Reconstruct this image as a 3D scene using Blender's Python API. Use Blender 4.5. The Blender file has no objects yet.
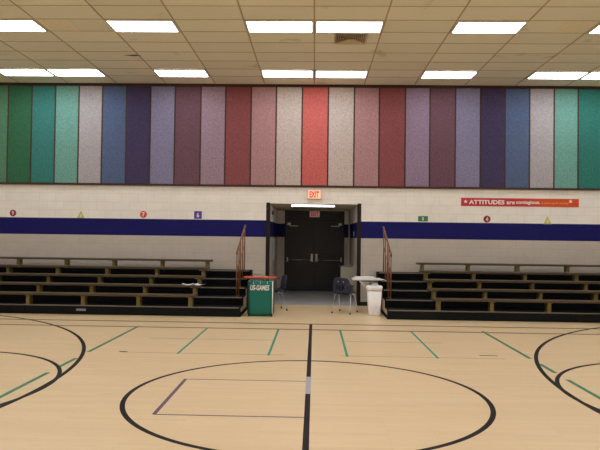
import bpy, bmesh, math, random
from mathutils import Vector, Matrix
random.seed(7)
S = bpy.context.scene
C = S.collection
PI = math.pi

# ------------------------------------------------------------------ materials
def lin(c):
    def f(v):
        v /= 255.0
        return v / 12.92 if v <= 0.04045 else ((v + 0.055) / 1.055) ** 2.4
    return (f(c[0]), f(c[1]), f(c[2]), 1.0)

def nn(nt, kind, **kw):
    n = nt.nodes.new(kind)
    for k, v in kw.items():
        setattr(n, k, v)
    return n

def math_node(nt, op, a, b=None, clamp=False):
    n = nt.nodes.new('ShaderNodeMath'); n.operation = op; n.use_clamp = clamp
    for i, v in enumerate((a, b)):
        if v is None: continue
        if isinstance(v, (int, float)): n.inputs[i].default_value = v
        else: nt.links.new(v, n.inputs[i])
    return n.outputs[0]

def mix(nt, fac, a, b, blend='MIX'):
    n = nt.nodes.new('ShaderNodeMix'); n.data_type = 'RGBA'; n.blend_type = blend
    for sock, v in ((n.inputs[0], fac), (n.inputs[6], a), (n.inputs[7], b)):
        if isinstance(v, (int, float)): sock.default_value = v
        elif isinstance(v, tuple): sock.default_value = v
        else: nt.links.new(v, sock)
    return n.outputs[2]

def new_mat(name, rough=0.6, metal=0.0, spec=0.5):
    m = bpy.data.materials.new(name); m.use_nodes = True
    b = m.node_tree.nodes['Principled BSDF']
    b.inputs['Roughness'].default_value = rough
    b.inputs['Metallic'].default_value = metal
    b.inputs['Specular IOR Level'].default_value = spec
    return m, m.node_tree, b

def mat(name, rgb, rough=0.6, metal=0.0, spec=0.5, scale=30.0, amt=0.12, bump=0.0, stretch=(1, 1, 1)):
    """plain surface with a procedural mottling of its own colour"""
    m, nt, b = new_mat(name, rough, metal, spec)
    tc = nn(nt, 'ShaderNodeTexCoord'); mp = nn(nt, 'ShaderNodeMapping')
    mp.inputs['Scale'].default_value = stretch
    nt.links.new(tc.outputs['Object'], mp.inputs['Vector'])
    no = nn(nt, 'ShaderNodeTexNoise'); no.inputs['Scale'].default_value = scale
    no.inputs['Detail'].default_value = 4
    nt.links.new(mp.outputs['Vector'], no.inputs['Vector'])
    c = lin(rgb)
    lo = tuple(v * (1 - amt) for v in c[:3]) + (1,); hi = tuple(min(1, v * (1 + amt)) for v in c[:3]) + (1,)
    nt.links.new(mix(nt, no.outputs['Fac'], lo, hi), b.inputs['Base Color'])
    if bump:
        bp = nn(nt, 'ShaderNodeBump'); bp.inputs['Strength'].default_value = bump
        bp.inputs['Distance'].default_value = 0.01
        nt.links.new(no.outputs['Fac'], bp.inputs['Height']); nt.links.new(bp.outputs['Normal'], b.inputs['Normal'])
    return m

def emit_mat(name, rgb, strength):
    m, nt, b = new_mat(name, 0.5)
    b.inputs['Base Color'].default_value = lin(rgb)
    b.inputs['Emission Color'].default_value = lin(rgb)
    b.inputs['Emission Strength'].default_value = strength
    return m

BAND0, BAND1, ROW = 1.65, 2.06, 0.206
def block_wall(name, axis):
    """painted concrete block: cream above, royal blue band, beige below"""
    m, nt, b = new_mat(name, 0.6, 0, 0.15)
    tc = nn(nt, 'ShaderNodeTexCoord'); sp = nn(nt, 'ShaderNodeSeparateXYZ'); cb = nn(nt, 'ShaderNodeCombineXYZ')
    nt.links.new(tc.outputs['Object'], sp.inputs[0])
    nt.links.new(sp.outputs[axis], cb.inputs[0]); nt.links.new(sp.outputs[2], cb.inputs[1])
    br = nn(nt, 'ShaderNodeTexBrick')
    br.inputs['Scale'].default_value = 1.0
    br.inputs['Brick Width'].default_value = 0.412; br.inputs['Row Height'].default_value = ROW
    br.inputs['Mortar Size'].default_value = 0.006; br.inputs['Mortar Smooth'].default_value = 0.3
    br.inputs['Color1'].default_value = (1, 1, 1, 1); br.inputs['Color2'].default_value = (0.965, 0.965, 0.965, 1)
    br.inputs['Mortar'].default_value = (0.86, 0.85, 0.84, 1)
    nt.links.new(cb.outputs[0], br.inputs['Vector'])
    no = nn(nt, 'ShaderNodeTexNoise'); no.inputs['Scale'].default_value = 3.0; no.inputs['Detail'].default_value = 6
    nt.links.new(tc.outputs['Object'], no.inputs['Vector'])
    z = sp.outputs[2]
    band = math_node(nt, 'MULTIPLY', math_node(nt, 'GREATER_THAN', z, BAND0), math_node(nt, 'LESS_THAN', z, BAND1))
    upper = math_node(nt, 'GREATER_THAN', z, BAND1)
    base = mix(nt, upper, lin(LOWER), lin(UPPER))
    base = mix(nt, band, base, lin((26, 26, 96)))
    dirt = mix(nt, no.outputs['Fac'], (0.9, 0.89, 0.88, 1), (1.06, 1.06, 1.06, 1))
    base = mix(nt, 1.0, base, dirt, 'MULTIPLY')
    base = mix(nt, 1.0, base, br.outputs['Color'], 'MULTIPLY')
    nt.links.new(base, b.inputs['Base Color'])
    bp = nn(nt, 'ShaderNodeBump'); bp.inputs['Strength'].default_value = 0.2; bp.inputs['Distance'].default_value = 0.006
    bp.invert = True
    nt.links.new(br.outputs['Fac'], bp.inputs['Height']); nt.links.new(bp.outputs['Normal'], b.inputs['Normal'])
    return m
UPPER = (244, 237, 226)
LOWER = (196, 186, 174)

def floor_mat():
    m, nt, b = new_mat('maple_sports_floor', 0.3, 0, 0.45)
    tc = nn(nt, 'ShaderNodeTexCoord')
    br = nn(nt, 'ShaderNodeTexBrick'); br.inputs['Scale'].default_value = 1.0
    br.inputs['Brick Width'].default_value = 1.1; br.inputs['Row Height'].default_value = 0.057
    br.inputs['Mortar Size'].default_value = 0.0012; br.inputs['Bias'].default_value = 0.0
    br.offset = 0.37; br.squash = 1.0
    br.inputs['Color1'].default_value = lin((222, 195, 154)); br.inputs['Color2'].default_value = lin((216, 188, 147))
    br.inputs['Mortar'].default_value = lin((200, 170, 128))
    nt.links.new(tc.outputs['Object'], br.inputs['Vector'])
    mp = nn(nt, 'ShaderNodeMapping'); mp.inputs['Scale'].default_value = (1.2, 26, 1)
    nt.links.new(tc.outputs['Object'], mp.inputs['Vector'])
    no = nn(nt, 'ShaderNodeTexNoise'); no.inputs['Scale'].default_value = 2.0; no.inputs['Detail'].default_value = 7
    nt.links.new(mp.outputs['Vector'], no.inputs['Vector'])
    g = mix(nt, no.outputs['Fac'], (0.93, 0.92, 0.9, 1), (1.05, 1.05, 1.05, 1))
    c = mix(nt, 1.0, br.outputs['Color'], g, 'MULTIPLY')
    nt.links.new(c, b.inputs['Base Color'])
    r = nn(nt, 'ShaderNodeMapRange'); r.inputs['To Min'].default_value = 0.26; r.inputs['To Max'].default_value = 0.42
    nt.links.new(no.outputs['Fac'], r.inputs['Value']); nt.links.new(r.outputs[0], b.inputs['Roughness'])
    return m

TX, TY, Y_WALL = 1.22, 0.60, 14.35
def ceiling_mat():
    """lay-in acoustic tiles, each with its own slight tone, faint water marks"""
    m, nt, b = new_mat('acoustic_ceiling_tile', 0.9, 0, 0.2)
    tc = nn(nt, 'ShaderNodeTexCoord'); sp = nn(nt, 'ShaderNodeSeparateXYZ'); nt.links.new(tc.outputs['Object'], sp.inputs[0])
    fx = math_node(nt, 'FLOOR', math_node(nt, 'DIVIDE', sp.outputs[0], TX))
    fy = math_node(nt, 'FLOOR', math_node(nt, 'DIVIDE', math_node(nt, 'SUBTRACT', 14.20, sp.outputs[1]), TY))
    cb = nn(nt, 'ShaderNodeCombineXYZ'); nt.links.new(fx, cb.inputs[0]); nt.links.new(fy, cb.inputs[1])
    wn = nn(nt, 'ShaderNodeTexWhiteNoise'); wn.noise_dimensions = '3D'; nt.links.new(cb.outputs[0], wn.inputs['Vector'])
    base = mix(nt, wn.outputs['Value'], lin((230, 226, 206)), lin((239, 235, 215)))
    no = nn(nt, 'ShaderNodeTexNoise'); no.inputs['Scale'].default_value = 1.3; no.inputs['Detail'].default_value = 5
    nt.links.new(tc.outputs['Object'], no.inputs['Vector'])
    st = nn(nt, 'ShaderNodeValToRGB'); st.color_ramp.elements[0].position = 0.64; st.color_ramp.elements[1].position = 0.72
    nt.links.new(no.outputs['Fac'], st.inputs['Fac'])
    base = mix(nt, math_node(nt, 'MULTIPLY', st.outputs['Color'], 0.35), base, lin((150, 122, 84)))
    fi = nn(nt, 'ShaderNodeTexNoise'); fi.inputs['Scale'].default_value = 140; nt.links.new(tc.outputs['Object'], fi.inputs['Vector'])
    base = mix(nt, 1.0, base, mix(nt, fi.outputs['Fac'], (0.92, 0.92, 0.92, 1), (1.06, 1.06, 1.06, 1)), 'MULTIPLY')
    nt.links.new(base, b.inputs['Base Color'])
    return m

def panel_mat(name, rgb):
    """coarse wood-fibre acoustic board, painted"""
    m, nt, b = new_mat(name, 0.85, 0, 0.2)
    tc = nn(nt, 'ShaderNodeTexCoord'); c = lin(rgb)
    n1 = nn(nt, 'ShaderNodeTexNoise'); n1.inputs['Scale'].default_value = 34; n1.inputs['Detail'].default_value = 5; n1.inputs['Roughness'].default_value = 0.8
    n1.inputs['Distortion'].default_value = 1.5
    nt.links.new(tc.outputs['Object'], n1.inputs['Vector'])
    rp = nn(nt, 'ShaderNodeMapRange'); rp.inputs['From Min'].default_value = 0.3; rp.inputs['From Max'].default_value = 0.7
    nt.links.new(n1.outputs['Fac'], rp.inputs['Value'])
    lo = tuple(v * 0.52 for v in c[:3]) + (1,); hi = tuple(min(1, v * 1.45 + 0.01) for v in c[:3]) + (1,)
    nt.links.new(mix(nt, rp.outputs[0], lo, hi), b.inputs['Base Color'])
    bp = nn(nt, 'ShaderNodeBump'); bp.inputs['Strength'].default_value = 0.5; bp.inputs['Distance'].default_value = 0.01
    nt.links.new(n1.outputs['Fac'], bp.inputs['Height']); nt.links.new(bp.outputs['Normal'], b.inputs['Normal'])
    return m

def wood_mat(name, rgb, rough=0.4):
    return mat(name, rgb, rough, 0, 0.4, 8, 0.25, 0.05, (1, 14, 14))

M = {}
M['wall_x'] = block_wall('painted_block_wall', 0)
M['wall_y'] = block_wall('painted_block_side_wall', 1)
M['floor'] = floor_mat()
M['hall_floor'] = mat('grey_hall_floor', (158, 158, 158), 0.4, 0, 0.4, 12, 0.12)
M['ceiling'] = ceiling_mat()
M['tbar'] = mat('ceiling_grid_paint', (180, 162, 128), 0.6)
M['hall_ceiling'] = mat('hall_ceiling_paint', (196, 184, 160), 0.8)
M['trim'] = mat('dark_brown_trim', (66, 38, 31), 0.55, 0, 0.4, 20, 0.2)
M['jamb'] = mat('dark_bronze_jamb', (24, 17, 14), 0.5, 0.0, 0.3)
M['black_base'] = mat('black_rubber_base', (22, 21, 21), 0.5)
M['diffuser'] = emit_mat('lit_prismatic_diffuser', (243, 248, 255), 17.0)
M['hall_diffuser'] = emit_mat('lit_hall_diffuser', (250, 250, 255), 16.0)
M['fixture'] = mat('white_fixture_paint', (215, 205, 190), 0.5)
M['black_tier'] = mat('black_bleacher_carpet', (9, 9, 11), 0.85, 0, 0.12, 60, 0.25)
M['fascia'] = mat('black_fascia', (9, 12, 15), 0.55, 0, 0.2, 20, 0.15)
M['nosing'] = mat('worn_metal_nosing', (128, 122, 112), 0.4, 0.5)
M['plank'] = wood_mat('brown_bench_plank', (80, 64, 42), 0.5)
M['bracket'] = mat('olive_bracket', (124, 108, 54), 0.5, 0, 0.4, 15, 0.2)
M['ply'] = mat('tan_plywood_end', (168, 148, 120), 0.6, 0, 0.4, 12, 0.2)
M['rail'] = mat('rust_brown_rail', (122, 78, 48), 0.35, 0.2, 0.5, 25, 0.2)
M['door'] = mat('dark_brown_door', (26, 21, 19), 0.42, 0, 0.4, 10, 0.15)
M['kick'] = mat('black_kick_plate', (16, 15, 15), 0.45)
M['steel'] = mat('brushed_steel', (190, 188, 184), 0.3, 0.9)
M['chrome'] = mat('chrome_tube', (226, 226, 226), 0.28, 0.55)
M['navy'] = mat('navy_plastic', (26, 31, 62), 0.45, 0, 0.5, 40, 0.1)
M['black'] = mat('black_plastic', (20, 20, 22), 0.45)
M['green'] = mat('green_vinyl', (0, 104, 93), 0.45, 0, 0.45, 25, 0.12, 0.1)
M['white'] = mat('white_paint', (236, 233, 228), 0.5)
M['paper'] = mat('white_paper', (238, 236, 232), 0.7)
M['bin'] = mat('off_white_bin', (240, 234, 232), 0.5, 0, 0.4, 30, 0.05)
M['red_paper'] = mat('red_paper', (206, 76, 62), 0.6)
M['brown_top'] = wood_mat('brown_table_top', (104, 62, 42), 0.4)
M['white_top'] = mat('white_laminate', (226, 222, 216), 0.4)
M['yellow'] = mat('yellow_plastic', (222, 176, 40), 0.4)
M['fountain'] = mat('stainless_fountain', (176, 170, 156), 0.4, 0.3)
M['line_black'] = mat('black_court_paint', (22, 14, 13), 0.6, 0, 0.15, 6, 0.5)
M['line_brown'] = mat('brown_court_paint', (74, 46, 32), 0.42, 0, 0.4, 6, 0.3)
M['line_teal'] = mat('teal_court_paint', (34, 138, 112), 0.5, 0, 0.4, 6, 0.2)
M['line_green'] = mat('green_court_paint', (44, 116, 82), 0.5, 0, 0.4, 6, 0.2)
M['line_sage'] = mat('faded_sage_tape', (166, 152, 108), 0.5, 0, 0.4, 4, 0.25)
M['line_purple'] = mat('purple_tape', (92, 66, 92), 0.5, 0, 0.4, 6, 0.2)
M['scuff'] = mat('worn_grey_tape', (168, 160, 166), 0.5, 0, 0.4, 60, 0.3)

# ------------------------------------------------------------------ mesh helpers
def BM(): return bmesh.new()

def box(bm, x0, x1, y0, y1, z0, z1, bev=0.0, rot=None, seg=1):
    r = bmesh.ops.create_cube(bm, size=1.0)
    vs = r['verts']
    c = Vector(((x0 + x1) / 2, (y0 + y1) / 2, (z0 + z1) / 2))
    for v in vs:
        v.co = Vector((v.co.x * (x1 - x0), v.co.y * (y1 - y0), v.co.z * (z1 - z0)))
    if bev:
        es = list({e for v in vs for e in v.link_edges})
        g = bmesh.ops.bevel(bm, geom=es, offset=bev, segments=seg, profile=0.5, affect='EDGES')
        vs = list({v for f in g['faces'] for v in f.verts} | {v for v in vs if v.is_valid})
    for v in vs:
        if rot: v.co = rot @ v.co
        v.co += c
    return vs

def tube(bm, pts, r, n=10, cap=True):
    """round bar swept along a polyline"""
    pts = [Vector(p) for p in pts]
    rings = []
    for i, p in enumerate(pts):
        a = pts[max(i - 1, 0)]; b = pts[min(i + 1, len(pts) - 1)]
        t = (b - a).normalized()
        up = Vector((0, 0, 1)) if abs(t.z) < 0.95 else Vector((0, 1, 0))
        s = t.cross(up).normalized(); u = s.cross(t).normalized()
        rr = r[i] if isinstance(r, (list, tuple)) else r
        rings.append([bm.verts.new(p + rr * (math.cos(2 * PI * k / n) * s + math.sin(2 * PI * k / n) * u)) for k in range(n)])
    for a, b in zip(rings, rings[1:]):
        for k in range(n):
            f = bm.faces.new((a[k], a[(k + 1) % n], b[(k + 1) % n], b[k])); f.smooth = True
    if cap:
        bm.faces.new(list(reversed(rings[0]))); bm.faces.new(rings[-1])

def lathe(bm, prof, cx=0, cy=0, n=20):
    rings = [[bm.verts.new((cx + r * math.cos(2 * PI * k / n), cy + r * math.sin(2 * PI * k / n), z)) for k in range(n)] for r, z in prof]
    for a, b in zip(rings, rings[1:]):
        for k in range(n):
            f = bm.faces.new((a[k], a[(k + 1) % n], b[(k + 1) % n], b[k])); f.smooth = True
    bm.faces.new(list(reversed(rings[0]))); bm.faces.new(rings[-1])

def prism(bm, poly, d0, d1, plane='xz'):
    """extrude a 2D outline; plane 'xz' runs along y, 'yz' along x, 'xy' along z"""
    def P(u, v, d):
        return {'xz': (u, d, v), 'yz': (d, u, v), 'xy': (u, v, d)}[plane]
    a = [bm.verts.new(P(u, v, d0)) for u, v in poly]; b = [bm.verts.new(P(u, v, d1)) for u, v in poly]
    n = len(poly)
    fs = [bm.faces.new(a), bm.faces.new(b)]
    for k in range(n): fs.append(bm.faces.new((a[k], a[(k + 1) % n], b[(k + 1) % n], b[k])))
    bmesh.ops.recalc_face_normals(bm, faces=fs)

def obj(name, bm, m, parent=None, loc=(0, 0, 0), recalc=True):
    if recalc: bmesh.ops.recalc_face_normals(bm, faces=bm.faces)
    me = bpy.data.meshes.new(name); bm.to_mesh(me); bm.free()
    me.materials.append(m if not isinstance(m, str) else M[m])
    o = bpy.data.objects.new(name, me); C.objects.link(o)
    o.location = loc
    if parent: o.parent = parent
    return o

def tag(o, label, cat, group=None):
    o['label'] = label; o['category'] = cat
    if group: o['group'] = group
    return o

def thing(name, label, cat, loc=(0, 0, 0), rz=0.0, group=None):
    o = bpy.data.objects.new(name, None); C.objects.link(o)
    o.location = loc; o.rotation_euler = (0, 0, rz); o.empty_display_size = 0.1
    return tag(o, label, cat, group)

def struct(name, bm, m, parent=None):
    o = obj(name, bm, m, parent)
    o['kind'] = 'structure'
    return o

def copy_tree(o, parent=None):
    c = o.copy(); C.objects.link(c); c.parent = parent
    for ch in list(o.children): copy_tree(ch, c)
    return c

def text(name, body, size, m, parent, loc, shear=0.0, width=None, extrude=0.0015, bold=0.0, height=None):
    """lettering standing upright, read from -Y, centred on loc"""
    cu = bpy.data.curves.new(name, 'FONT'); cu.body = body; cu.size = size; cu.shear = shear
    cu.extrude = extrude; cu.offset = bold; cu.align_x = 'CENTER'; cu.align_y = 'CENTER'; cu.resolution_u = 3
    t = bpy.data.objects.new(name, cu); C.objects.link(t)
    dg = bpy.context.evaluated_depsgraph_get()
    me = bpy.data.meshes.new_from_object(t.evaluated_get(dg)); me.name = name
    bpy.data.objects.remove(t); bpy.data.curves.remove(cu)
    xs = [v.co.x for v in me.vertices]; ys = [v.co.y for v in me.vertices]
    cx, cy = (min(xs) + max(xs)) / 2, (min(ys) + max(ys)) / 2
    kx = width / (max(xs) - min(xs)) if width else 1.0
    ky = height / (max(ys) - min(ys)) if height else 1.0
    for v in me.vertices:
        v.co = Vector(((v.co.x - cx) * kx, -v.co.z, (v.co.y - cy) * ky))
    me.materials.clear(); me.materials.append(M[m] if isinstance(m, str) else m)
    o = bpy.data.objects.new(name, me); C.objects.link(o); o.location = loc
    if parent: o.parent = parent
    return o

# ------------------------------------------------------------------ the room
XW, YB, H = 11.5, -5.0, 5.41
HL, HR, HY, HZ = -1.10, 1.14, 18.0, 2.48      # hall beyond the opening
T = 0.2
bm = BM(); box(bm, -XW, XW, YB, Y_WALL, -0.2, 0); floor = struct('floor', bm, 'floor')
bm = BM(); box(bm, HL - 0.2, HR + 0.2, Y_WALL, HY + 0.2, -0.2, 0); struct('floor_hall', bm, 'hall_floor')
bm = BM(); box(bm, -XW, XW, YB, Y_WALL + T, H, H + 0.2); ceiling = struct('ceiling', bm, 'ceiling')
bm = BM()
box(bm, -XW, HL, Y_WALL, Y_WALL + T, 0, H); box(bm, HR, XW, Y_WALL, Y_WALL + T, 0, H); box(bm, HL, HR, Y_WALL, Y_WALL + T, HZ, H)
struct('wall_front', bm, 'wall_x')
bm = BM(); box(bm, -XW, XW, YB - T, YB, 0, H); struct('wall_back', bm, 'wall_x')
bm = BM(); box(bm, -XW - T, -XW, YB, Y_WALL, 0, H); struct('wall_left', bm, 'wall_y')
bm = BM(); box(bm, XW, XW + T, YB, Y_WALL, 0, H); struct('wall_right', bm, 'wall_y')
# hall
bm = BM(); box(bm, HL - T, HL, Y_WALL + T, HY, 0, HZ); struct('wall_hall_left', bm, 'wall_y')
bm = BM(); box(bm, HR, HR + T, Y_WALL + T, HY, 0, HZ); struct('wall_hall_right', bm, 'wall_y')
DX0, DX1, DZ = -0.87, 0.96, 2.46
bm = BM(); box(bm, HL - T, DX0, HY, HY + T, 0, HZ + 0.1); box(bm, DX1, HR + T, HY, HY + T, 0, HZ + 0.1)
box(bm, DX0, DX1, HY, HY + T, DZ, HZ + 0.1)
struct('wall_hall_end', bm, 'wall_x')
bm = BM(); box(bm, HL - T, HR + T, Y_WALL + T, HY, HZ, HZ + 0.1); struct('ceiling_hall', bm, 'hall_ceiling')

# ceiling grid bars
bm = BM()
for i in range(-9, 10):
    x = i * TX; box(bm, x - 0.013, x + 0.013, YB, Y_WALL, H - 0.006, H)
k = 1
while 14.20 - k * TY > YB:
    y = 14.20 - k * TY
    box(bm, -XW, XW, y - 0.008, y + 0.008, H - 0.005, H); k += 1
struct('ceiling_grid', bm, 'tbar', ceiling)
# broken corner of one tile
bm = BM(); prism(bm, [(-3.98, 12.03), (-3.68, 11.99), (-3.62, 12.07), (-3.80, 12.09)], H - 0.004, H - 0.001, 'xy')
struct('tile_gap', bm, 'black', ceiling)

for x0 in (4.27, -4.87):
    bm = BM(); box(bm, x0, x0 + 0.595, 10.00, 10.59, H - 0.003, H)
    struct('replaced_tile', bm, mat('newer_tile', (238, 228, 200), 0.9), ceiling)

# trims
PT, PB = 5.345, 2.925
bm = BM(); box(bm, -XW, XW, Y_WALL - 0.05, Y_WALL, PT, H); struct('trim_1', bm, 'trim')
bm = BM(); box(bm, -XW, XW, Y_WALL - 0.05, Y_WALL, PB - 0.045, PB); struct('trim_2', bm, 'trim')
bm = BM(); box(bm, HL - 0.045, HL + 0.04, Y_WALL - 0.02, Y_WALL + T, 0.0, 2.50, 0.004); struct('trim_3', bm, 'jamb')
bm = BM(); box(bm, HR - 0.04, HR + 0.045, Y_WALL - 0.02, Y_WALL + T, 0.0, 2.50, 0.004); struct('trim_4', bm, 'jamb')
bm = BM(); box(bm, -XW, HL - 0.045, Y_WALL - 0.012, Y_WALL, 0, 0.1); struct('baseboard_left', bm, 'black_base')
bm = BM(); box(bm, HR + 0.045, XW, Y_WALL - 0.012, Y_WALL, 0, 0.1); struct('baseboard_right', bm, 'black_base')

# acoustic panels -----------------------------------------------------------
COL = {
 'pale green': (82, 128, 98), 'dark green': (48, 102, 70), 'teal': (54, 120, 112), 'aqua': (108, 158, 146),
 'grey': (168, 162, 164), 'blue': (82, 98, 130), 'dark purple': (66, 56, 88), 'lavender': (130, 125, 152),
 'plum': (106, 74, 86), 'mauve': (152, 128, 142), 'dark red': (134, 74, 76), 'rose': (170, 128, 129),
 'cream': (190, 174, 166), 'coral red': (194, 98, 92), 'lilac': (144, 122, 144), 'sea green': (46, 116, 104)}
seq = ['aqua', 'teal', 'pale green', 'dark green', 'teal', 'aqua', 'grey', 'blue', 'dark purple', 'lavender', 'plum', 'mauve', 'dark red', 'rose', 'cream',
       'coral red', 'cream', 'rose', 'dark red', 'lilac', 'plum', 'lavender', 'dark purple', 'blue', 'grey', 'aqua', 'sea green', 'dark green', 'pale green', 'teal']
bounds = [-9.38, -8.79, -8.20, -7.607, -7.015, -6.423, -5.833, -5.244, -4.638, -4.044, -3.434, -2.793, -2.18, -1.549, -0.931, -0.291, 0.349, 0.987, 1.599,
          2.234, 2.831, 3.451, 4.058, 4.651, 5.243, 5.834, 6.41, 7.0, 7.59, 8.18, 8.77]
bounds = bounds[:len(seq) + 1]
pm = {k: panel_mat('fibre_panel_' + k.replace(' ', '_'), v) for k, v in COL.items()}
for i, k in enumerate(seq):
    x0, x1 = bounds[i], bounds[i + 1]
    bm = BM(); w = (x1 - x0) / 2 - 0.019; hz = (PT - PB) / 2 - 0.004
    box(bm, -w, w, -0.02, 0.02, -hz, hz, 0.004)
    o = obj('acoustic_panel', bm, pm[k], None, ((x0 + x1) / 2, Y_WALL - 0.022, (PT + PB) / 2))
    if i == 0: lb = 'aqua acoustic wall panel at the far left end of the row'
    elif i == len(seq) - 1: lb = 'teal acoustic wall panel at the far right end of the row'
    else: lb = '%s wall panel with %s on its left and %s on its right' % (k, seq[i - 1], seq[i + 1])
    tag(o, lb, 'wall panel', 'coloured acoustic panels high on the wall')
# dark battens between the panels (one frame of the wall)
bm = BM()
for x in bounds: box(bm, x - 0.018, x + 0.018, Y_WALL - 0.034, Y_WALL, PB, PT)
struct('trim_5', bm, 'trim')

# ceiling lights -------------------------------------------------------------
def make_light(label, group):
    r = thing('ceiling_light', label, 'ceiling light', (0, 0, 0), 0, group)
    bm = BM(); w, d, z = TX / 2 - 0.014, TY / 2 - 0.01, -0.022
    f = 0.03
    box(bm, -w, w, -d, -d + f, z, 0.0); box(bm, -w, w, d - f, d, z, 0.0)
    box(bm, -w, -w + f, -d + f, d - f, z, 0.0); box(bm, w - f, w, -d + f, d - f, z, 0.0)
    obj('frame', bm, 'fixture', r)
    bm = BM(); box(bm, -w + f, w - f, -d + f, d - f, z + 0.004, -0.004); obj('diffuser', bm, 'diffuser', r)
    return r
proto = None
rowsY = [13.31, 10.29, 7.3, 4.3, 1.3, -1.7]
tiles = [-8, -6, -5, -3, -1, 0, 2, 4, 5, 7]
nm = {-6: 'leftmost lit', -5: 'second lit', -3: 'third lit', -1: 'left centre lit', 0: 'right centre lit', 2: 'first lit right of the centre pair', 4: 'left of the pair at far right, lit', 5: 'rightmost lit'}
for ri, y in enumerate(rowsY):
    for t in tiles:
        x = (t + 0.5) * TX
        seen = (ri == 0 and -6 <= t <= 5) or (ri == 1 and -5 <= t <= 4)
        if seen:
            row = 'in the row nearest the coloured wall' if ri == 0 else 'in the second row out from the wall'
            what = {-6: 'leftmost rectangular ceiling light', -5: 'second ceiling light from the left' if ri == 0 else 'leftmost rectangular ceiling light',
                    -3: 'single ceiling light left of the centre pair', -1: 'left ceiling light of the centre pair', 0: 'right ceiling light of the centre pair',
                    2: 'single ceiling light right of the centre pair', 4: 'left ceiling light of the far right pair' if ri == 0 else 'rightmost rectangular ceiling light',
                    5: 'rightmost rectangular ceiling light'}[t]
            lb = what + ' ' + row
            grp = 'lit ceiling lights near the wall' if ri == 0 else 'lit ceiling lights of the second row'
        else:
            lb = 'recessed rectangular ceiling light outside the picture, out over the court'; grp = 'ceiling lights out over the court'
        if proto is None: o = proto = make_light(lb, grp)
        else: o = copy_tree(proto)
        o.location = (x, y, H - 0.006); tag(o, lb, 'ceiling light', grp)

# ceiling vent ---------------------------------------------------------------
v = thing('ceiling_vent', 'square four-way louvred air vent in the ceiling beside the centre lights', 'vent', (0.68, 10.91, H - 0.002))
bm = BM(); a = 0.295
for s in (-1, 1):
    box(bm, -a, a, s * a - 0.015, s * a + 0.015, -0.02, 0); box(bm, s * a - 0.015, s * a + 0.015, -a, a, -0.02, 0)
obj('frame', bm, mat('vent_frame_paint', (206, 192, 162), 0.6), v)
bm = BM(); box(bm, -a, a, -a, a, -0.003, -0.001); obj('duct_opening', bm, 'black', v)
vm = mat('vent_louvre_paint', (206, 188, 152), 0.6)
for side, rz in enumerate((0, PI / 2, PI, -PI / 2)):
    bm = BM()
    for q in range(7):
        r = 0.06 + q * 0.034
        box(bm, -r, r, r - 0.014, r + 0.014, -0.021, -0.019, 0, Matrix.Rotation(-0.95, 3, 'X'))
    for vv in bm.verts: vv.co = Matrix.Rotation(rz, 3, 'Z') @ vv.co
    obj('louvre_bank', bm, vm, v)

# ------------------------------------------------------------------ floor markings (painted on the floor: children of it)
LZ = 0.0012
def strip(name, x0, x1, y0, y1, m, z=LZ):
    bm = BM(); box(bm, x0, x1, y0, y1, 0.0, z); return struct(name, bm, m, floor)
def arc(name, cx, cy, r, a0, a1, w, m, z=LZ, ry=None):
    ky = (ry or r) / r
    bm = BM(); n = max(24, int(abs(a1 - a0) * r * 14)); rows = []
    for i in range(n + 1):
        t = a0 + (a1 - a0) * i / n
        rows.append([bm.verts.new((cx + q * math.cos(t), cy + q * ky * math.sin(t), zz)) for q, zz in ((r - w / 2, 0), (r - w / 2, z), (r + w / 2, z), (r + w / 2, 0))])
    for p, q in zip(rows, rows[1:]):
        for k in range(3): bm.faces.new((p[k], p[k + 1], q[k + 1], q[k]))
    return struct(name, bm, m, floor)
strip('centre_line', -0.028, 0.026, YB, 6.29, 'line_black'); strip('centre_line', -0.028, 0.026, 7.05, 11.2, 'line_black')
strip('worn_tape', -0.03, 0.028, 6.29, 7.05, 'scuff', 0.0016)
arc('centre_circle', -0.01, 6.21, 1.88, 0, 2 * PI, 0.052, 'line_black', 0.0010, 1.74)
strip('court_line', -XW + 0.1, XW - 0.1, 11.215, 11.29, 'line_brown'); strip('court_line', -XW + 0.1, XW - 0.1, 10.555, 10.625, 'line_brown', 0.0009)
arc('three_point_arc', -8.77, 6.40, 5.86, -1.35, 1.35, 0.055, 'line_black'); arc('three_point_arc', 9.04, 6.30, 6.2, PI - 1.35, PI + 1.35, 0.055, 'line_black')
arc('free_throw_circle', -4.72, 6.35, 1.84, -PI / 2, PI / 2, 0.05, 'line_black', 0.0015); arc('free_throw_circle', 4.67, 6.40, 1.84, PI / 2, 1.5 * PI, 0.05, 'line_black', 0.0015)
strip('green_line', -3.175, -3.12, 8.28, 10.66, 'line_green', 0.0010); strip('green_line', -3.175, -3.12, 7.30, 7.85, 'line_green', 0.001); strip('green_line', -3.175, -3.12, 1.0, 7.02, 'line_green', 0.0008)
strip('green_line', 3.085, 3.14, 8.36, 10.72, 'line_green', 0.0010); strip('green_line', 3.085, 3.14, 7.5, 8.02, 'line_green', 0.001); strip('green_line', 3.085, 3.14, 1.0, 7.15, 'line_green', 0.0008)
for x in (-1.87, -0.58, 0.53, 1.80): strip('teal_line', x - 0.018, x + 0.018, 8.26, 10.56, 'line_teal', 0.0010)
strip('faded_line', -2.66, -0.36, 8.30, 8.325, 'line_sage', 0.0007); strip('faded_line', 0.42, 2.75, 8.30, 8.325, 'line_sage', 0.0007)
strip('faded_line', -2.6, -0.58, 9.45, 9.475, 'line_sage', 0.0007); strip('faded_line', 0.53, 2.1, 9.45, 9.475, 'line_sage', 0.0007)
strip('black_dash', -2.72, -2.61, 8.31, 8.36, 'line_black', 0.0014); strip('black_dash', 2.44, 2.70, 8.50, 8.53, 'line_black', 0.0014)
strip('tape_line', -1.42, -0.03, 6.82, 6.842, 'line_purple', 0.0007); strip('tape_line', -1.44, -0.03, 5.465, 5.49, 'line_purple', 0.0007)
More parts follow.
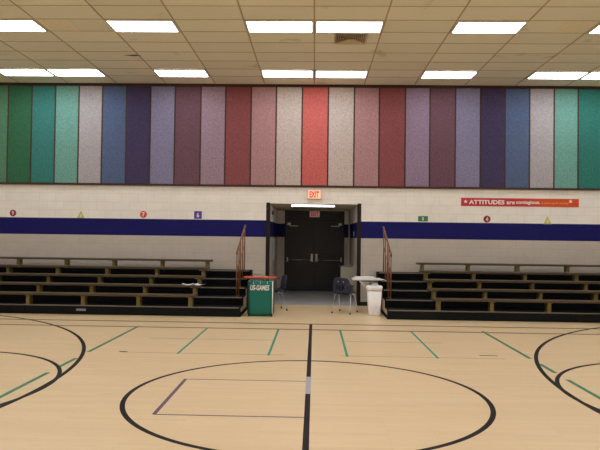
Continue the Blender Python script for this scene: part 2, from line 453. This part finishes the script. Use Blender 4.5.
strip('tape_line', -1.455, -1.415, 5.48, 6.84, 'line_purple', 0.0011)

# ------------------------------------------------------------------ bleachers
BY, RUN, RISE, Z1 = 12.05, 0.46, 0.163, 0.19
def bleacher(sgn, label):
    """built for the right side (sgn = 1), mirrored in x for the left"""
    x_in = 1.56 if sgn > 0 else 1.46
    x_out = 9.0
    s_in = 2.48 if sgn > 0 else 2.39
    b = thing('bleacher', label, 'bleacher', (sgn * x_in, BY, 0))
    def X(x): return sgn * (x - x_in)
    def bb(bm, x0, x1, y0, y1, z0, z1, bev=0.0):
        a, c = sorted((X(x0), X(x1))); return box(bm, a, c, y0, y1, z0, z1, bev)
    for k in range(5):
        z = Z1 + k * RISE; y0 = k * RUN; zb = 0.0 if k == 0 else z - RISE - 0.0
        bm = BM()
        if k == 0:
            bb(bm, x_in, x_out, 0.02, Y_WALL - BY - 0.015, 0.0, z)
        else:
            bb(bm, x_in, x_out, y0, Y_WALL - BY - 0.015, zb, z)
        obj('tier', bm, 'black_tier', b)
        bm = BM(); bb(bm, x_in + 0.03, s_in + (0.3 if k else 6.4), y0 - 0.004, y0 + 0.03, z, z + 0.006); bb(bm, x_in + 0.03, s_in + (0.3 if k else 6.4), y0 - 0.004, y0, z - 0.014, z)
        obj('nosing', bm, 'nosing', b)
    bm = BM(); bb(bm, x_in - 0.004, x_out, 0.0, 0.02, 0.015, Z1 - 0.012)
    for zz in (0.05, 0.085, 0.12, 0.15): bb(bm, x_in, x_out, -0.005, 0.0, zz, zz + 0.012)
    obj('fascia', bm, 'fascia', b)
    bm = BM(); prism(bm, [(0.05, 0.10), (0.96, 0.10), (0.96, Z1 + 2 * RISE - 0.015), (2 * RUN + 0.006, Z1 + 2 * RISE - 0.015), (2 * RUN + 0.006, Z1 + RISE - 0.01), (RUN + 0.006, Z1 + RISE - 0.01), (RUN + 0.006, Z1 - 0.01), (0.05, Z1 - 0.01)],
                    min(0, -sgn * 0.012), max(0, -sgn * 0.012), 'yz'); obj('end_panel', bm, 'ply', b)['label'] = 'tan plywood end panel'
    br = [2.56, 3.64, 4.80, 5.96, 7.12, 8.30]
    for k in range(5):
        z = Z1 + k * RISE; y0 = k * RUN
        bm = BM(); bb(bm, s_in, x_out - 0.05, y0 - 0.05, y0 + 0.21, z + 0.205, z + 0.25, 0.006)
        p = obj('bench_plank', bm, 'plank', b)
        for q, xb in enumerate(br):
            xb += 0.05 * sgn
            bm = BM()
            bb(bm, xb - 0.037, xb + 0.037, y0 + 0.02, y0 + 0.035, z + 0.004, z + 0.2)     # front plate
            for e in (-0.037, 0.025): bb(bm, xb + e, xb + e + 0.012, y0 + 0.035, y0 + 0.17, z + 0.004, z + 0.2)   # side cheeks
            bb(bm, xb - 0.045, xb + 0.045, y0 - 0.03, y0 + 0.19, z + 0.195, z + 0.205)   # top flange
            bb(bm, xb - 0.05, xb + 0.05, y0 - 0.006, y0 + 0.17, z + 0.006, z + 0.012)  # foot flange
            obj('bracket', bm, 'bracket', p)
    return b
bl = bleacher(-1, 'long black bleacher with brown bench planks, left of the doorway')
br_ = bleacher(1, 'long black bleacher with brown bench planks, right of the doorway')
bm = BM(); box(bm, -0.1, 0.1, -0.012, 0, -0.022, 0.022, 0.004, None, 2); obj('maker_plate', bm, mat('grey_plate', (150, 152, 156), 0.4, 0.3), bl, (-4.77 + 1.46, -0.0055, 0.10))

# handrails
def handrail(x, bl):
    ys = [BY + 0.52, BY + 0.86, BY + 1.12, BY + 1.5, BY + 1.86]
    def ztop(y): return 1.33 + (y - ys[0]) / (ys[-1] - ys[0]) * 0.56
    bm = BM(); tube(bm, [(0, ys[0], ztop(ys[0]) - 0.06), (0, ys[0] - 0.03, ztop(ys[0]) - 0.01)] + [(0, y, ztop(y)) for y in ys] + [(0, ys[-1] + 0.08, ztop(ys[-1]) + 0.03), (0, ys[-1] + 0.12, ztop(ys[-1]) - 0.03)], 0.019, 10)
    r = obj('handrail', bm, 'rail', bl, Vector((x, 0, 0)) - bl.location)
    bm = BM(); tube(bm, [(0, y, ztop(y) - 0.42) for y in (ys[0], ys[-1])], 0.013, 8); obj('lower_rail', bm, 'rail', r)
    for y in ys:
        k = int((y - BY) / RUN); zb = Z1 + k * RISE
        bm = BM(); tube(bm, [(0, y, zb + 0.001), (0, y, ztop(y) - 0.004)], 0.014, 8)
        lathe(bm, [(0.035, zb + 0.001), (0.035, zb + 0.008), (0.018, zb + 0.012)], 0, y, 12)
        obj('post', bm, 'rail', r)
    return r
for x, bl in ((-1.615, bl), (1.69, br_)): handrail(x, bl)['label'] = 'rust brown stair handrail'

# papers on a bench of the left bleacher
def paper(label, x, y, z, w, d, rz, curl=0.02):
    bm = BM(); n = 6; rows = []
    for i in range(n + 1):
        u = i / n - 0.5
        rows.append([bm.verts.new((u * w, v * d, curl * (2 * u) ** 2 + t)) for v, t in ((-0.5, 0), (0.5, 0), (0.5, 0.003), (-0.5, 0.003))])
    for a, c in zip(rows, rows[1:]):
        for k in range(4): bm.faces.new((a[k], a[(k + 1) % 4], c[(k + 1) % 4], c[k]))
    bm.faces.new(rows[0]); bm.faces.new(rows[-1])
    o = obj('paper_sheet', bm, 'paper', None, (x, y, z)); o.rotation_euler = (0, 0, rz)
    return tag(o, label, 'paper')
zb = Z1 + RISE + 0.2505
paper('curled white paper on the left bleacher bench, further from the aisle', -2.67, BY + RUN + 0.08, zb, 0.24, 0.2, 0.15, 0.025)
paper('white paper at the aisle end of a left bleacher bench', -2.41, BY + RUN + 0.07, zb, 0.2, 0.2, -0.2, 0.02)

# ------------------------------------------------------------------ double doors
bm = BM()
fw = 0.05
box(bm, DX0, DX0 + fw, HY - 0.03, HY + 0.15, 0, DZ); box(bm, DX1 - fw, DX1, HY - 0.03, HY + 0.15, 0, DZ); box(bm, DX0 + fw, DX1 - fw, HY - 0.03, HY + 0.15, DZ - 0.05, DZ)
box(bm, DX0 + fw, DX1 - fw, HY - 0.03, HY + 0.15, 2.12, 2.18)
df = struct('door_frame', bm, 'door')
bm = BM(); box(bm, DX0 + fw, DX1 - fw, HY + 0.02, HY + 0.05, 2.18, DZ - 0.05); struct('transom_panel', bm, 'door', df)
xm = (DX0 + DX1) / 2
for n_, (x0, x1, s) in enumerate(((DX0 + fw + 0.003, xm - 0.003, 1), (xm + 0.003, DX1 - fw - 0.003, -1)), 1):
    bm = BM(); box(bm, x0, x1, HY + 0.0, HY + 0.045, 0.008, 2.117, 0.003)
    d = struct('door_%d' % n_, bm, 'door')
    bm = BM(); box(bm, x0 + 0.02, x1 - 0.02, HY - 0.003, HY, 0.02, 0.33); struct('kick_plate', bm, 'kick', d)
    hx = x0 if s > 0 else x1; lx = x1 if s > 0 else x0
    bm = BM(); tube(bm, [(hx + s * 0.04, HY - 0.06, 0.95), (lx - s * 0.1, HY - 0.06, 0.95)], 0.014, 8)
    box(bm, *sorted((hx + s * 0.02, hx + s * 0.06)), HY - 0.07, HY, 0.90, 1.03, 0.004); box(bm, *sorted((lx - s * 0.12, lx - s * 0.08)), HY - 0.07, HY, 0.92, 0.98, 0.004)
    struct('push_bar', bm, 'steel', d)
    bm = BM(); box(bm, *sorted((lx - s * 0.035, lx - s * 0.10)), HY - 0.008, HY, 0.90, 1.14, 0.003)
    tube(bm, [(lx - s * 0.065, HY - 0.008, 0.92), (lx - s * 0.065, HY - 0.05, 0.94), (lx - s * 0.065, HY - 0.05, 1.10), (lx - s * 0.065, HY - 0.008, 1.12)], 0.012, 8)
    struct('door_handle', bm, 'steel', d)
    bm = BM(); box(bm, *sorted((hx + s * 0.03, hx + s * 0.13)), HY - 0.06, HY, 2.02, 2.09, 0.006); box(bm, *sorted((hx + s * 0.10, hx + s * 0.36)), HY - 0.045, HY - 0.028, 1.985, 2.005)
    tube(bm, [(hx + s * 0.08, HY - 0.036, 2.02), (hx + s * 0.11, HY - 0.036, 1.995)], 0.008, 6)
    struct('door_closer', bm, 'steel', d)

# hall fittings
h = thing('hall_light', 'lit wraparound fluorescent light on the hallway ceiling', 'ceiling light', (0.0, 14.84, HZ))
bm = BM(); box(bm, -0.56, -0.54, -0.11, 0.11, -0.05, 0, 0.004); box(bm, 0.54, 0.56, -0.11, 0.11, -0.05, 0, 0.004); box(bm, -0.54, 0.54, -0.10, 0.10, -0.012, 0); obj('housing', bm, 'black', h)
bm = BM(); prism(bm, [(-0.10, -0.013), (-0.09, -0.032), (-0.06, -0.042), (0.06, -0.042), (0.09, -0.032), (0.10, -0.013)], -0.54, 0.54, 'yz'); obj('lens', bm, 'hall_diffuser', h)

def exit_sign(label, x, y, z, w, hh, dp, face, letters):
    e = thing('exit_sign', label, 'exit sign', (x, y, z))
    bm = BM(); box(bm, -w / 2, w / 2, -dp, 0, -hh / 2, hh / 2, 0.008); obj('housing', bm, 'fixture', e)
    bm = BM(); box(bm, -w / 2 + 0.012, w / 2 - 0.012, -dp - 0.003, -dp, -hh / 2 + 0.012, hh / 2 - 0.012); obj('face', bm, face, e)
    t = text('letters', 'EXIT', 0.2, letters, e, (0, -dp - 0.0045, 0), 0, w * 0.72, 0.001, 0.006, hh * 0.66)
    return e
exit_sign('lit EXIT sign with red letters on the wall above the hallway opening', 0.03, Y_WALL, 2.705, 0.33, 0.23, 0.06,
          emit_mat('lit_exit_face', (255, 196, 160), 0.75), emit_mat('lit_exit_letters', (222, 42, 30), 0.6))
e2 = exit_sign('small EXIT sign hanging above the dark double doors', 0.045, 17.9, 2.355, 0.31, 0.19, 0.05,
          emit_mat('dim_exit_face', (226, 176, 166), 0.28), emit_mat('dim_exit_letters', (190, 30, 40), 0.3))
bm = BM(); tube(bm, [(0, -0.025, 0.09), (0, -0.025, HZ - 2.355)], 0.02, 8); obj('canopy_stem', bm, 'fixture', e2)

f = thing('drinking_fountain', 'steel drinking fountain on the right wall of the hallway', 'drinking fountain', (HR, 16.3, 0))
bm = BM(); prism(bm, [(0, 0.36), (-0.32, 0.36), (-0.36, 0.42), (-0.36, 0.84), (0, 0.84)], -0.23, 0.23, 'xz'); obj('body', bm, 'fountain', f)
bm = BM(); box(bm, -0.38, 0, -0.24, 0.24, 0.84, 0.862, 0.006); box(bm, -0.05, 0, -0.24, 0.24, 0.86, 0.92, 0.006); obj('basin_top', bm, 'steel', f)
bm = BM(); tube(bm, [(-0.08, -0.1, 0.86), (-0.08, -0.1, 0.91), (-0.12, -0.1, 0.92)], 0.012, 8); lathe(bm, [(0.02, 0.862), (0.02, 0.88), (0.012, 0.885)], -0.30, -0.16, 10); lathe(bm, [(0.02, 0.862), (0.02, 0.88), (0.012, 0.885)], -0.18, -0.16, 10); obj('bubbler', bm, 'chrome', f)
bm = BM(); tube(bm, [(HR - 0.03, HY - 0.03, 0.0), (HR - 0.03, HY - 0.03, HZ)], 0.025, 10)
tag(obj('conduit_pipe', bm, mat('pale_pipe_paint', (200, 194, 180), 0.5)), 'pale vertical pipe in the right rear corner of the hallway', 'pipe')
def wall_box(name, label, cat, x, y, z, dx, dy, dz, m, face=None):
    bm = BM(); box(bm, -dx / 2, dx / 2, -dy / 2, dy / 2, -dz / 2, dz / 2, 0.003)
    o = obj(name, bm, m, None, (x, y, z)); return tag(o, label, cat)
wall_box('alarm_box', 'small black box high on the left wall of the hallway', 'wall box', HL + 0.02, 15.7, 2.30, 0.04, 0.12, 0.10, 'black')
wall_box('wall_notice', 'tall pale paper notice on the left wall of the hallway', 'notice', HL + 0.003, 16.6, 1.30, 0.005, 0.6, 0.62, 'paper')
wall_box('light_switch', 'small white switch plate on the blue band of the hallway right wall', 'light switch', HR - 0.006, 16.2, 1.76, 0.012, 0.08, 0.12, 'white')

# ------------------------------------------------------------------ banner and number signs
b = thing('banner', 'long red banner about attitudes high on the wall, right of the doorway', 'banner', (5.03, Y_WALL - 0.0, 2.568))
bw, bh = 2.84, 0.20
bm = BM(); box(bm, -bw / 2, bw / 2, -0.006, -0.001, -bh / 2, bh / 2)
m, nt, bs = new_mat('printed_banner_red', 0.5)
tc = nn(nt, 'ShaderNodeTexCoord'); sp = nn(nt, 'ShaderNodeSeparateXYZ'); nt.links.new(tc.outputs['Object'], sp.inputs[0])
rp = nn(nt, 'ShaderNodeValToRGB'); rp.color_ramp.elements[0].color = lin((196, 38, 44)); rp.color_ramp.elements[1].color = lin((210, 74, 28))
rp.color_ramp.elements[0].position = 0.45; rp.color_ramp.elements[1].position = 0.7
mr = nn(nt, 'ShaderNodeMapRange'); mr.inputs['From Min'].default_value = -bw / 2; mr.inputs['From Max'].default_value = bw / 2
nt.links.new(sp.outputs[0], mr.inputs['Value']); nt.links.new(mr.outputs[0], rp.inputs['Fac']); nt.links.new(rp.outputs['Color'], bs.inputs['Base Color'])
obj('sheet', bm, m, b)
text('lettering', 'ATTITUDES', 0.13, 'white', b, (-0.80, -0.0085, 0.0), 0, 0.86, 0.001, 0.004, 0.105)
text('lettering', 'are', 0.12, 'white', b, (-0.22, -0.0085, -0.012), 0, 0.2, 0.001, 0.003, 0.07)
text('lettering', 'contagious.', 0.12, 'white', b, (0.20, -0.0085, -0.006), 0, 0.58, 0.001, 0.003, 0.105)
text('tagline', 'Is yours worth catching?', 0.08, 'yellow', b, (0.85, -0.0085, -0.012), 0.25, 0.66, 0.001, 0.001, 0.07)
def star(bm, cx, cz, r):
    pts = []
    for k in range(10):
        q = r if k % 2 == 0 else r * 0.45; t = PI / 2 + k * PI / 5
        pts.append((cx + q * math.cos(t), cz + q * math.sin(t)))
    prism(bm, pts, -0.0085, -0.0065, 'xz')
bm = BM(); star(bm, -1.31, 0.01, 0.05); star(bm, 1.22, 0.04, 0.05); obj('star_mark', bm, 'white', b)

def sign(label, x, z, shape, s, rgb, num, numrgb, w=None):
    g = thing('number_sign', label, 'number sign', (x, Y_WALL, z), 0, 'numbered signs above the blue band')
    bm = BM(); w = w or s
    if shape == 'circle': pts = [(s / 2 * math.cos(2 * PI * k / 28), s / 2 * math.sin(2 * PI * k / 28)) for k in range(28)]
    elif shape == 'triangle': pts = [(-s / 2, -s / 2), (s / 2, -s / 2), (0, s / 2)]
    else: pts = [(-w / 2, -s / 2), (w / 2, -s / 2), (w / 2, s / 2), (-w / 2, s / 2)]
    prism(bm, pts, -0.005, -0.001, 'xz'); obj('plate', bm, mat('sign_%s' % num, rgb, 0.5), g)
    if num: text('numeral', num, s * 0.7, mat('sign_numeral_%s' % num, numrgb, 0.5), g, (0, -0.007, -s * 0.18 if shape == 'triangle' else 0), 0, None, 0.001, 0.004, s * (0.42 if shape == 'triangle' else 0.62))
sign('dark red round number sign at the far left above the blue band', -7.45, 2.165, 'circle', 0.165, (132, 34, 56), '9', (236, 190, 196))
sign('yellow triangular number sign above the left bleacher', -5.745, 2.155, 'triangle', 0.19, (196, 190, 96), '8', (226, 216, 190))
sign('orange red round sign with number 7', -4.185, 2.170, 'circle', 0.175, (218, 82, 54), '7', (240, 226, 214))
sign('purple square sign with number 6 near the doorway', -2.83, 2.17, 'square', 0.19, (84, 62, 152), '6', (232, 226, 240))
sign('green rectangular sign with number 5', 2.69, 2.145, 'rect', 0.13, (62, 122, 84), '5', (220, 232, 214), 0.24)
sign('dark red round sign with number 4 under the banner', 4.24, 2.155, 'circle', 0.17, (138, 36, 50), '4', (240, 196, 198))
sign('yellow triangular number sign right of the round red one, under the banner', 5.70, 2.145, 'triangle', 0.19, (200, 192, 84), '3', (226, 216, 190))

# ------------------------------------------------------------------ school chairs
def chair(label, loc, rz):
    c = thing('school_chair', label, 'chair', loc, rz, 'navy school chairs')
    # seat shell, dished
    bm = BM(); nx, ny = 8, 8; g = []
    for j in range(ny + 1):
        v = j / ny; row = []
        for i in range(nx + 1):
            u = i / nx * 2 - 1
            w = 0.205 * (1 - 0.10 * v ** 4 - 0.06 * (1 - v) ** 3)
            y = -0.18 + v * 0.40
            z = 0.435 + 0.022 * u * u - 0.035 * max(0, v - 0.75) ** 1.2 * 4 * 0.6 + 0.02 * max(0, 0.25 - v) * 4
            row.append(bm.verts.new((u * w, y, z)))
        g.append(row)
    for j in range(ny):
        for i in range(nx): bm.faces.new((g[j][i], g[j][i + 1], g[j + 1][i + 1], g[j + 1][i])).smooth = True
    s = obj('seat', bm, 'navy', c)
    md = s.modifiers.new('thickness', 'SOLIDIFY'); md.thickness = 0.012; md.offset = 0
    # back shell with slots near its foot
    bm = BM(); nx, nz = 14, 10; g = []
    for j in range(nz + 1):
        v = j / nz; row = []
        for i in range(nx + 1):
            u = i / nx * 2 - 1
            w = 0.215 - 0.04 * v ** 1.5 - 0.03 * max(0, v - 0.8) * 5 * u * u
            y = -0.185 - 0.05 * v - 0.03 * (1 - u * u) * (0.3 + 0.7 * v)
            z = 0.442 + v * 0.35 - 0.02 * max(0, v - 0.85) * 6 * u * u
            row.append(bm.verts.new((u * w, y, z)))
        g.append(row)
    for j in range(nz):
        for i in range(nx):
            if 2 <= j <= 4 and i in (3, 5, 8, 10): continue
            bm.faces.new((g[j][i], g[j][i + 1], g[j + 1][i + 1], g[j + 1][i])).smooth = True
    s = obj('backrest', bm, 'navy', c)
    md = s.modifiers.new('thickness', 'SOLIDIFY'); md.thickness = 0.012; md.offset = 0
    for sx in (-1, 1):
        bm = BM(); bmesh.ops.create_uvsphere(bm, u_segments=10, v_segments=6, radius=0.011)
        obj('rivet', bm, 'chrome', s, (sx * 0.06, -0.250, 0.70))
    # legs
    for sx in (-1, 1):
        for fy in (-1, 1):
            yb = 0.235 if fy > 0 else -0.225
            bm = BM()
            tube(bm, [(sx * 0.12, fy * 0.04, 0.415), (sx * 0.165, fy * 0.08, 0.412), (sx * 0.19, fy * 0.12, 0.39), (sx * 0.205, yb * 0.95, 0.12), (sx * 0.21, yb, 0.02)], 0.0115, 8)
            l = obj('leg', bm, 'chrome', c)
            bm = BM(); lathe(bm, [(0.017, 0.0), (0.019, 0.012), (0.016, 0.035)], sx * 0.21, yb, 10); obj('glide', bm, 'black', l)
    bm = BM()
    for sx in (-1, 1): tube(bm, [(sx * 0.12, -0.15, 0.418), (sx * 0.12, 0.15, 0.418)], 0.011, 8)
    tube(bm, [(-0.12, 0.0, 0.412), (0.12, 0, 0.412)], 0.010, 8)
    obj('under_frame', bm, 'black', c)
chair('navy plastic school chair side-on, facing the red-topped table', (-0.84, 13.34, 0), math.radians(110))
chair('navy plastic school chair with its back to the court, beside the white-topped table', (0.735, 13.02, 0), math.radians(-24))

# ------------------------------------------------------------------ tables
t = thing('table', 'brown table under red paper, behind the green cart', 'table', (-1.14, 13.36, 0))
bm = BM(); box(bm, -0.42, 0.42, -0.25, 0.25, 0.715, 0.74, 0.006); obj('tabletop', bm, 'brown_top', t)
bm = BM(); box(bm, -0.22, 0.07, -0.20, 0.20, 0.67, 0.715); obj('apron', bm, 'black', t)
for sx in (-0.2, 0.04):
    for sy in (-0.19, 0.19):
        bm = BM(); tube(bm, [(sx, sy, 0.70), (sx, sy, 0.02)], 0.014, 8); l = obj('leg', bm, 'black', t)
        bm = BM(); lathe(bm, [(0.022, 0), (0.022, 0.02), (0.016, 0.03)], sx, sy, 10); obj('foot', bm, 'black', l)
bm = BM(); box(bm, -0.36, 0.34, -0.245, 0.2, 0, 0.004); box(bm, -0.36, 0.34, -0.254, -0.2505, -0.02, 0.004)
tag(obj('red_paper_sheet', bm, 'red_paper', None, (-1.15, 13.36, 0.7405)), 'red paper covering most of the brown table', 'paper')
bn = thing('binder', 'black binder lying on the red paper', 'binder', (-1.24, 13.42, 0.7455), 0.1)
bm = BM(); box(bm, -0.11, 0.11, -0.1, 0.1, 0, 0.004); box(bm, -0.11, 0.11, -0.1, 0.1, 0.03, 0.034); box(bm, -0.115, -0.11, -0.1, 0.1, 0, 0.034); obj('cover', bm, 'black', bn)
bm = BM(); box(bm, -0.105, 0.10, -0.095, 0.095, 0.005, 0.029); obj('pages', bm, 'paper', bn)
bm = BM()
n = 20; prof = [(0.035, 0), (0.05, 0), (0.05, 0.025), (0.035, 0.025)]
rings = [[bm.verts.new((r * math.cos(2 * PI * k / n), r * math.sin(2 * PI * k / n), z)) for k in range(n)] for r, z in prof]
for a, c in zip(rings, rings[1:] + rings[:1]):
    for k in range(n): bm.faces.new((a[k], a[(k + 1) % n], c[(k + 1) % n], c[k]))
tag(obj('tape_roll', bm, 'yellow', None, (-1.06, 13.25, 0.7455)), 'yellow tape roll on the red paper beside the binder', 'tape')

t = thing('table', 'white-topped table with a diagonal brace, behind the white bin', 'table', (1.25, 13.42, 0))
bm = BM(); box(bm, -0.33, 0.33, -0.25, 0.25, 0.705, 0.735, 0.006); obj('tabletop', bm, 'white_top', t)
for sx in (0.08, 0.24):
    bm = BM(); tube(bm, [(sx, 0, 0.70), (sx, 0, 0.04)], 0.018, 8); box(bm, sx - 0.022, sx + 0.022, -0.22, 0.22, 0.0, 0.04, 0.006); obj('leg', bm, 'chrome', t)
bm = BM(); tube(bm, [(-0.17, -0.21, 0.69), (0.10, -0.05, 0.42)], 0.016, 8); obj('brace', bm, 'white', t)
bm = BM(); box(bm, -0.29, 0.29, -0.2, 0.2, 0.68, 0.703); obj('under_frame', bm, 'black', t)
# papers on it
st = thing('paper_stack', 'stack of white papers on the white-topped table', 'paper stack', (1.20, 13.45, 0.7355), 0.05)
bm = BM()
for k in range(7):
    dx, dy = random.uniform(-0.012, 0.012), random.uniform(-0.01, 0.01)
    box(bm, -0.22 + dx, 0.22 + dx, -0.14 + dy, 0.14 + dy, k * 0.005, k * 0.005 + 0.0045)
obj('sheets', bm, 'paper', st)
def drape(label, pts, y0, y1):
    bm = BM(); rows = []
    for x, z in pts: rows.append([bm.verts.new((x, y0, z)), bm.verts.new((x, y1, z)), bm.verts.new((x, y1, z + 0.004)), bm.verts.new((x, y0, z + 0.004))])
    for a, c in zip(rows, rows[1:]):
        for k in range(4): bm.faces.new((a[k], a[(k + 1) % 4], c[(k + 1) % 4], c[k]))
    bm.faces.new(rows[0]); bm.faces.new(rows[-1])
    return tag(obj('paper_sheet', bm, 'paper', None, (0, 0, 0)), label, 'paper')
p = drape('white paper hanging over the right corner of the white-topped table', [(1.46, 0.7362), (1.54, 0.7362), (1.59, 0.7362), (1.63, 0.727), (1.66, 0.70)], 13.0, 13.3)

# ------------------------------------------------------------------ green ball cart
c = thing('ball_cart', 'green vinyl equipment cart with white lettering, in front of the brown table', 'cart', (-1.065, 12.19, 0))
w, dp, z0, z1 = 0.243, 0.42, 0.02, 0.715
bm = BM(); cols = []
outline = []
nseg = 8
def side(a, b2, k): return [(a[0] + (b2[0] - a[0]) * i / k, a[1] + (b2[1] - a[1]) * i / k) for i in range(k)]
cr = [(-w, 0), (w, 0), (w, dp), (-w, dp)]
for q in range(4): outline += side(cr[q], cr[(q + 1) % 4], nseg)
cxm, cym = 0, dp / 2
for i, (x, y) in enumerate(outline):
    u = (i % nseg) / nseg
    sag = 0.035 * abs(math.sin(u * PI * 3)) ** 0.7          # scalloped between the ties
    bulge = 0.018 * math.sin(u * PI)
    nx, ny = [(0, -1), (1, 0), (0, 1), (-1, 0)][i // nseg]
    col = []
    for j, f_ in enumerate((0, 0.08, 0.3, 0.6, 0.85, 1.0)):
        sh = 0.93 if j == 0 else 1.0
        z = z0 + (z1 - z0) * f_ - (sag if j == 5 else 0)
        bb_ = bulge * math.sin(f_ * PI)
        col.append(bm.verts.new((cxm + (x - cxm) * sh + nx * bb_, cym + (y - cym) * sh + ny * bb_, z)))
    cols.append(col)
for a, b2 in zip(cols, cols[1:] + cols[:1]):
    for j in range(5): bm.faces.new((a[j], b2[j], b2[j + 1], a[j + 1])).smooth = True
bm.faces.new([q[0] for q in reversed(cols)])
s = obj('bag', bm, 'green', c); md = s.modifiers.new('thickness', 'SOLIDIFY'); md.thickness = 0.004; md.offset = 0
text('lettering', 'US-GAMES', 0.12, 'white', c, (-0.01, -0.0225, 0.60), 0.2, 0.40, 0.001, 0.0035, 0.11)
bm = BM(); q = 0.012
loop = [(-w - q, -q), (w + q, -q), (w + q, dp + q), (-w - q, dp + q), (-w - q, -q)]
tube(bm, [(x, y, 0.728) for x, y in loop], 0.010, 8); obj('top_frame', bm, mat('green_tube', (30, 130, 110), 0.4), c)
for k, (x, y) in enumerate(loop[:4]):
    bm = BM(); tube(bm, [(x, y, 0.05), (x, y, 0.728)], 0.011, 8)
    obj('post', bm, 'white' if k == 1 else 'black', c)
bm = BM()
for fx in (-0.6, 0.0, 0.6):
    tube(bm, [(w * fx, -q, 0.742), (w * fx, 0.0, 0.675)], 0.006, 6)
obj('tie', bm, 'white', c)
for x, y in loop[:4]:
    bm = BM(); lathe_bm = bm
    tube(bm, [(x * 0.94 - 0.012, y, 0.025), (x * 0.94 + 0.012, y, 0.025)], 0.0245, 14); box(bm, x * 0.94 - 0.016, x * 0.94 + 0.016, y - 0.012, y + 0.012, 0.03, 0.06)
    obj('caster', bm, 'black', c)

# ------------------------------------------------------------------ white bin
b = thing('trash_bin', 'tall white plastic trash bin beside the right bleacher', 'trash bin', (1.36, 12.76, 0))
def rrect(hw, hd, r, n=4):
    out = []
    for cx, cy, a in ((hw - r, hd - r, 0), (-hw + r, hd - r, PI / 2), (-hw + r, -hd + r, PI), (hw - r, -hd + r, 1.5 * PI)):
        for k in range(n + 1): out.append((cx + r * math.cos(a + k * PI / 2 / n), cy + r * math.sin(a + k * PI / 2 / n)))
    return out
def loft(bm, secs, cap0=True, cap1=True):
    rings = [[bm.verts.new((x, y, z)) for x, y in rrect(hw, hd, r)] for hw, hd, r, z in secs]
    n = len(rings[0])
    for a, c2 in zip(rings, rings[1:]):
        for k in range(n): bm.faces.new((a[k], a[(k + 1) % n], c2[(k + 1) % n], c2[k])).smooth = True
    if cap0: bm.faces.new(list(reversed(rings[0])))
    if cap1: bm.faces.new(rings[-1])
bm = BM(); loft(bm, [(0.124, 0.110, 0.03, 0.0), (0.128, 0.114, 0.03, 0.02), (0.155, 0.138, 0.035, 0.60), (0.150, 0.133, 0.035, 0.60), (0.122, 0.106, 0.03, 0.03)]); obj('body', bm, 'bin', b)
bm = BM(); loft(bm, [(0.157, 0.140, 0.036, 0.52), (0.162, 0.146, 0.038, 0.57), (0.165, 0.150, 0.04, 0.612), (0.158, 0.142, 0.036, 0.622), (0.144, 0.128, 0.03, 0.605), (0.138, 0.12, 0.03, 0.45)], False, False)
for v in bm.verts: v.co += Vector((random.uniform(-1, 1), random.uniform(-1, 1), random.uniform(-1, 1))) * 0.004
l = obj('liner_bag', bm, 'paper', b); md = l.modifiers.new('thickness', 'SOLIDIFY'); md.thickness = 0.002; md.offset = 1
bm = BM(); tube(bm, [(-0.05, 0.1, 0.60), (-0.04, 0.09, 0.63), (0.0, 0.08, 0.65), (0.07, 0.09, 0.66), (0.11, 0.10, 0.61)], [0.01, 0.013, 0.012, 0.013, 0.01], 8); obj('bag_tie', bm, 'paper', b)

# ------------------------------------------------------------------ world, camera, view
w_ = bpy.data.worlds.new('world'); S.world = w_; w_.use_nodes = True
w_.node_tree.nodes['Background'].inputs[0].default_value = (0.02, 0.02, 0.02, 1)
cam = bpy.data.cameras.new('camera'); cam.sensor_width = 36; cam.lens = 585 / 600 * 36; cam.clip_start = 0.05; cam.clip_end = 200
co = bpy.data.objects.new('camera', cam); C.objects.link(co); S.camera = co
# rows: camera x, y, z axes expressed in world axes (slight roll, a little up and to the left)
A = ((0.9996069, 0.0249451, 0.0127975), (-0.0123303, -0.0187942, 0.9997473), (0.0251793, -0.9995121, -0.0184793))
Mx = Matrix(((A[0][0], A[1][0], A[2][0], 0.05), (A[0][1], A[1][1], A[2][1], 0.0), (A[0][2], A[1][2], A[2][2], 1.69), (0, 0, 0, 1)))
co.matrix_world = Mx
S.view_settings.view_transform = 'Standard'; S.view_settings.look = 'None'; S.view_settings.gamma = 1.0
S.view_settings.exposure = -0.74
S.view_settings.use_curve_mapping = False
